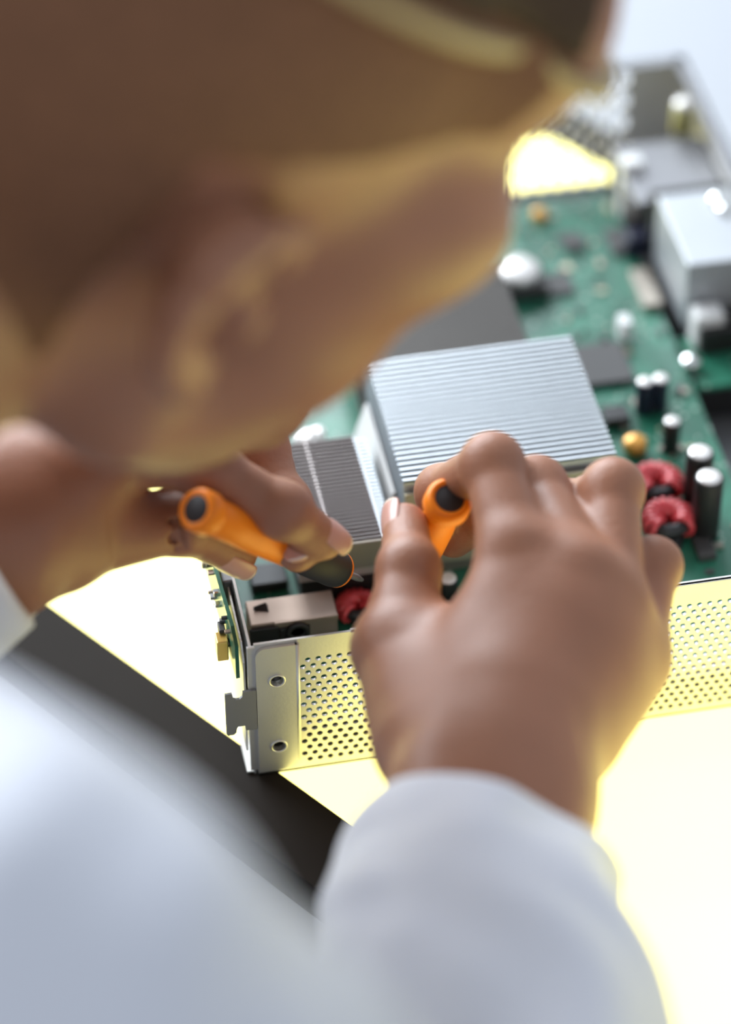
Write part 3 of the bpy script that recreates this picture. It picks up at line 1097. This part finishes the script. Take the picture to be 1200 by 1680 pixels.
COAT.group([cap_(C7-EN*.02, CHEST, .060, .10, .04), cap_(CHEST, PELV, .10, .14, .05), cap_(R_sh, C7, .052, .050, .03), cap_(L_sh, C7, .052, .050, .03),
            cap_(R_sh, R_el, .052, .047, .02), cap_(L_sh, L_el, .052, .047, .02)], .03, edit=folds)
dr = nrm(cr1-cr0); dl = nrm(cl1-cl0)
COAT.group([cap_(cr0-dr*.03-sdl*.0095, cr0+dr*.012-sdl*.0100, .0205, .0225, .012), cap_(cr0-dr*.03+sdl*.0095, cr0+dr*.012+sdl*.0100, .0205, .0225, .012),
            cap_(cr0+dr*.012-sdl*.010, cr1-sdl*.006, .0225, .032, .012), cap_(cr0+dr*.012+sdl*.010, cr1+sdl*.006, .0225, .030, .012),
            cap_(cr1, cr2, .0345, .0385, .02), cap_(cr2, R_el, .038, .046, .03)], .014, edit=folds)
COAT.group([cap_(cl0-dl*.03-L_side*.009, cl0+dl*.012-L_side*.009, .0188, .0190, .012), cap_(cl0-dl*.03+L_side*.009, cl0+dl*.012+L_side*.009, .0188, .0190, .012),
            cap_(cl0+dl*.016, cl1, .0255, .028, .012), cap_(cl1, L_el, .031, .046, .03)], .014, edit=folds)
# long folds running up the right sleeve
def sleeve_pt(u, v, lift):
    # on the side of the sleeve that faces the viewer
    t = np.clip((v-1378)/(1492-1378), 0, 1); t2 = np.clip((v-1492)/213, 0, 1)
    d = .828+(.816-.828)*t+(.775-.816)*t2
    return W(u, v, d-(.031+.012*t)+lift)
for path in ([(738, 1400, -.002), (700, 1480, -.003), (660, 1590, -.002), (645, 1690, .000)], [(612, 1425, .002), (600, 1490, .001), (598, 1560, .003)], [(680, 1372, .001), (700, 1440, -.001)]):
    pp = [sleeve_pt(*a) for a in path]
    COAT.group(chain(pp, [.0050, .0085, .0090, .0090][:len(pp)], .006), .008)
for path in ([(712, 1380, .001), (672, 1470, .001), (640, 1550, .004)], [(762, 1400, .001), (735, 1490, .001), (700, 1590, .001), (682, 1690, .002)]):
    for c_ in chain([sleeve_pt(*q_) for q_ in path], [.0035, .0055, .006, .006], .006):
        COAT.cut(c_)
COAT.halfcut(cr0, -dr, .055)
COAT.halfcut(cl0, nrm(RT*.86+UP*.5), .050)
# the sleeves are open at the cuff
for s_ in (-1, 1):
    COAT.cut(cap_(cr0-dr*.02+sdl*.0095*s_, cr0+dr*.022+sdl*.0095*s_, .0193, .0185, .004))
    COAT.cut(cap_(cl0-dl*.02+L_side*.009*s_, cl0+dl*.022+L_side*.009*s_, .0182, .0175, .004))
# neck opening
COAT.cut(cap_(C7+nrm(NECK-C7)*.025, NECK, .062, .066, .006))
P, Fq = COAT.mesh(3)
P, Fq = big_component(P, Fq)
o = mesh_obj('coat', P, Fq, M['cloth'], person, smooth=True)
tag(o, 'white cotton coat')
print('COAT', COAT.v.shape, len(P))
del COAT

# ------------------------------------------------------------------ light: window daylight from the far left, soft sky
def area(name, loc, target, size, power, col):
    ld = bpy.data.lights.new(name, 'AREA')
    ld.shape = 'RECTANGLE'; ld.size, ld.size_y = size
    ld.energy = power; ld.color = col
    o = bpy.data.objects.new(name, ld)
    COL.objects.link(o)
    o.location = loc
    o.rotation_euler = (Vector(target)-Vector(loc)).to_track_quat('-Z', 'Y').to_euler()
    return o


area('window_light', (-.55, 1.75, .95), (.05, .1, 0), (2.2, 1.2), 98, (.86, .93, 1))
w = bpy.data.worlds.new('world')
SC.world = w
w.use_nodes = True
bg = w.node_tree.nodes['Background']
bg.inputs[0].default_value = (.80, .88, 1, 1)
bg.inputs[1].default_value = .62
SC.view_settings.view_transform = 'Standard'
SC.view_settings.look = 'None'
SC.view_settings.exposure = .2
SC.view_settings.gamma = 1
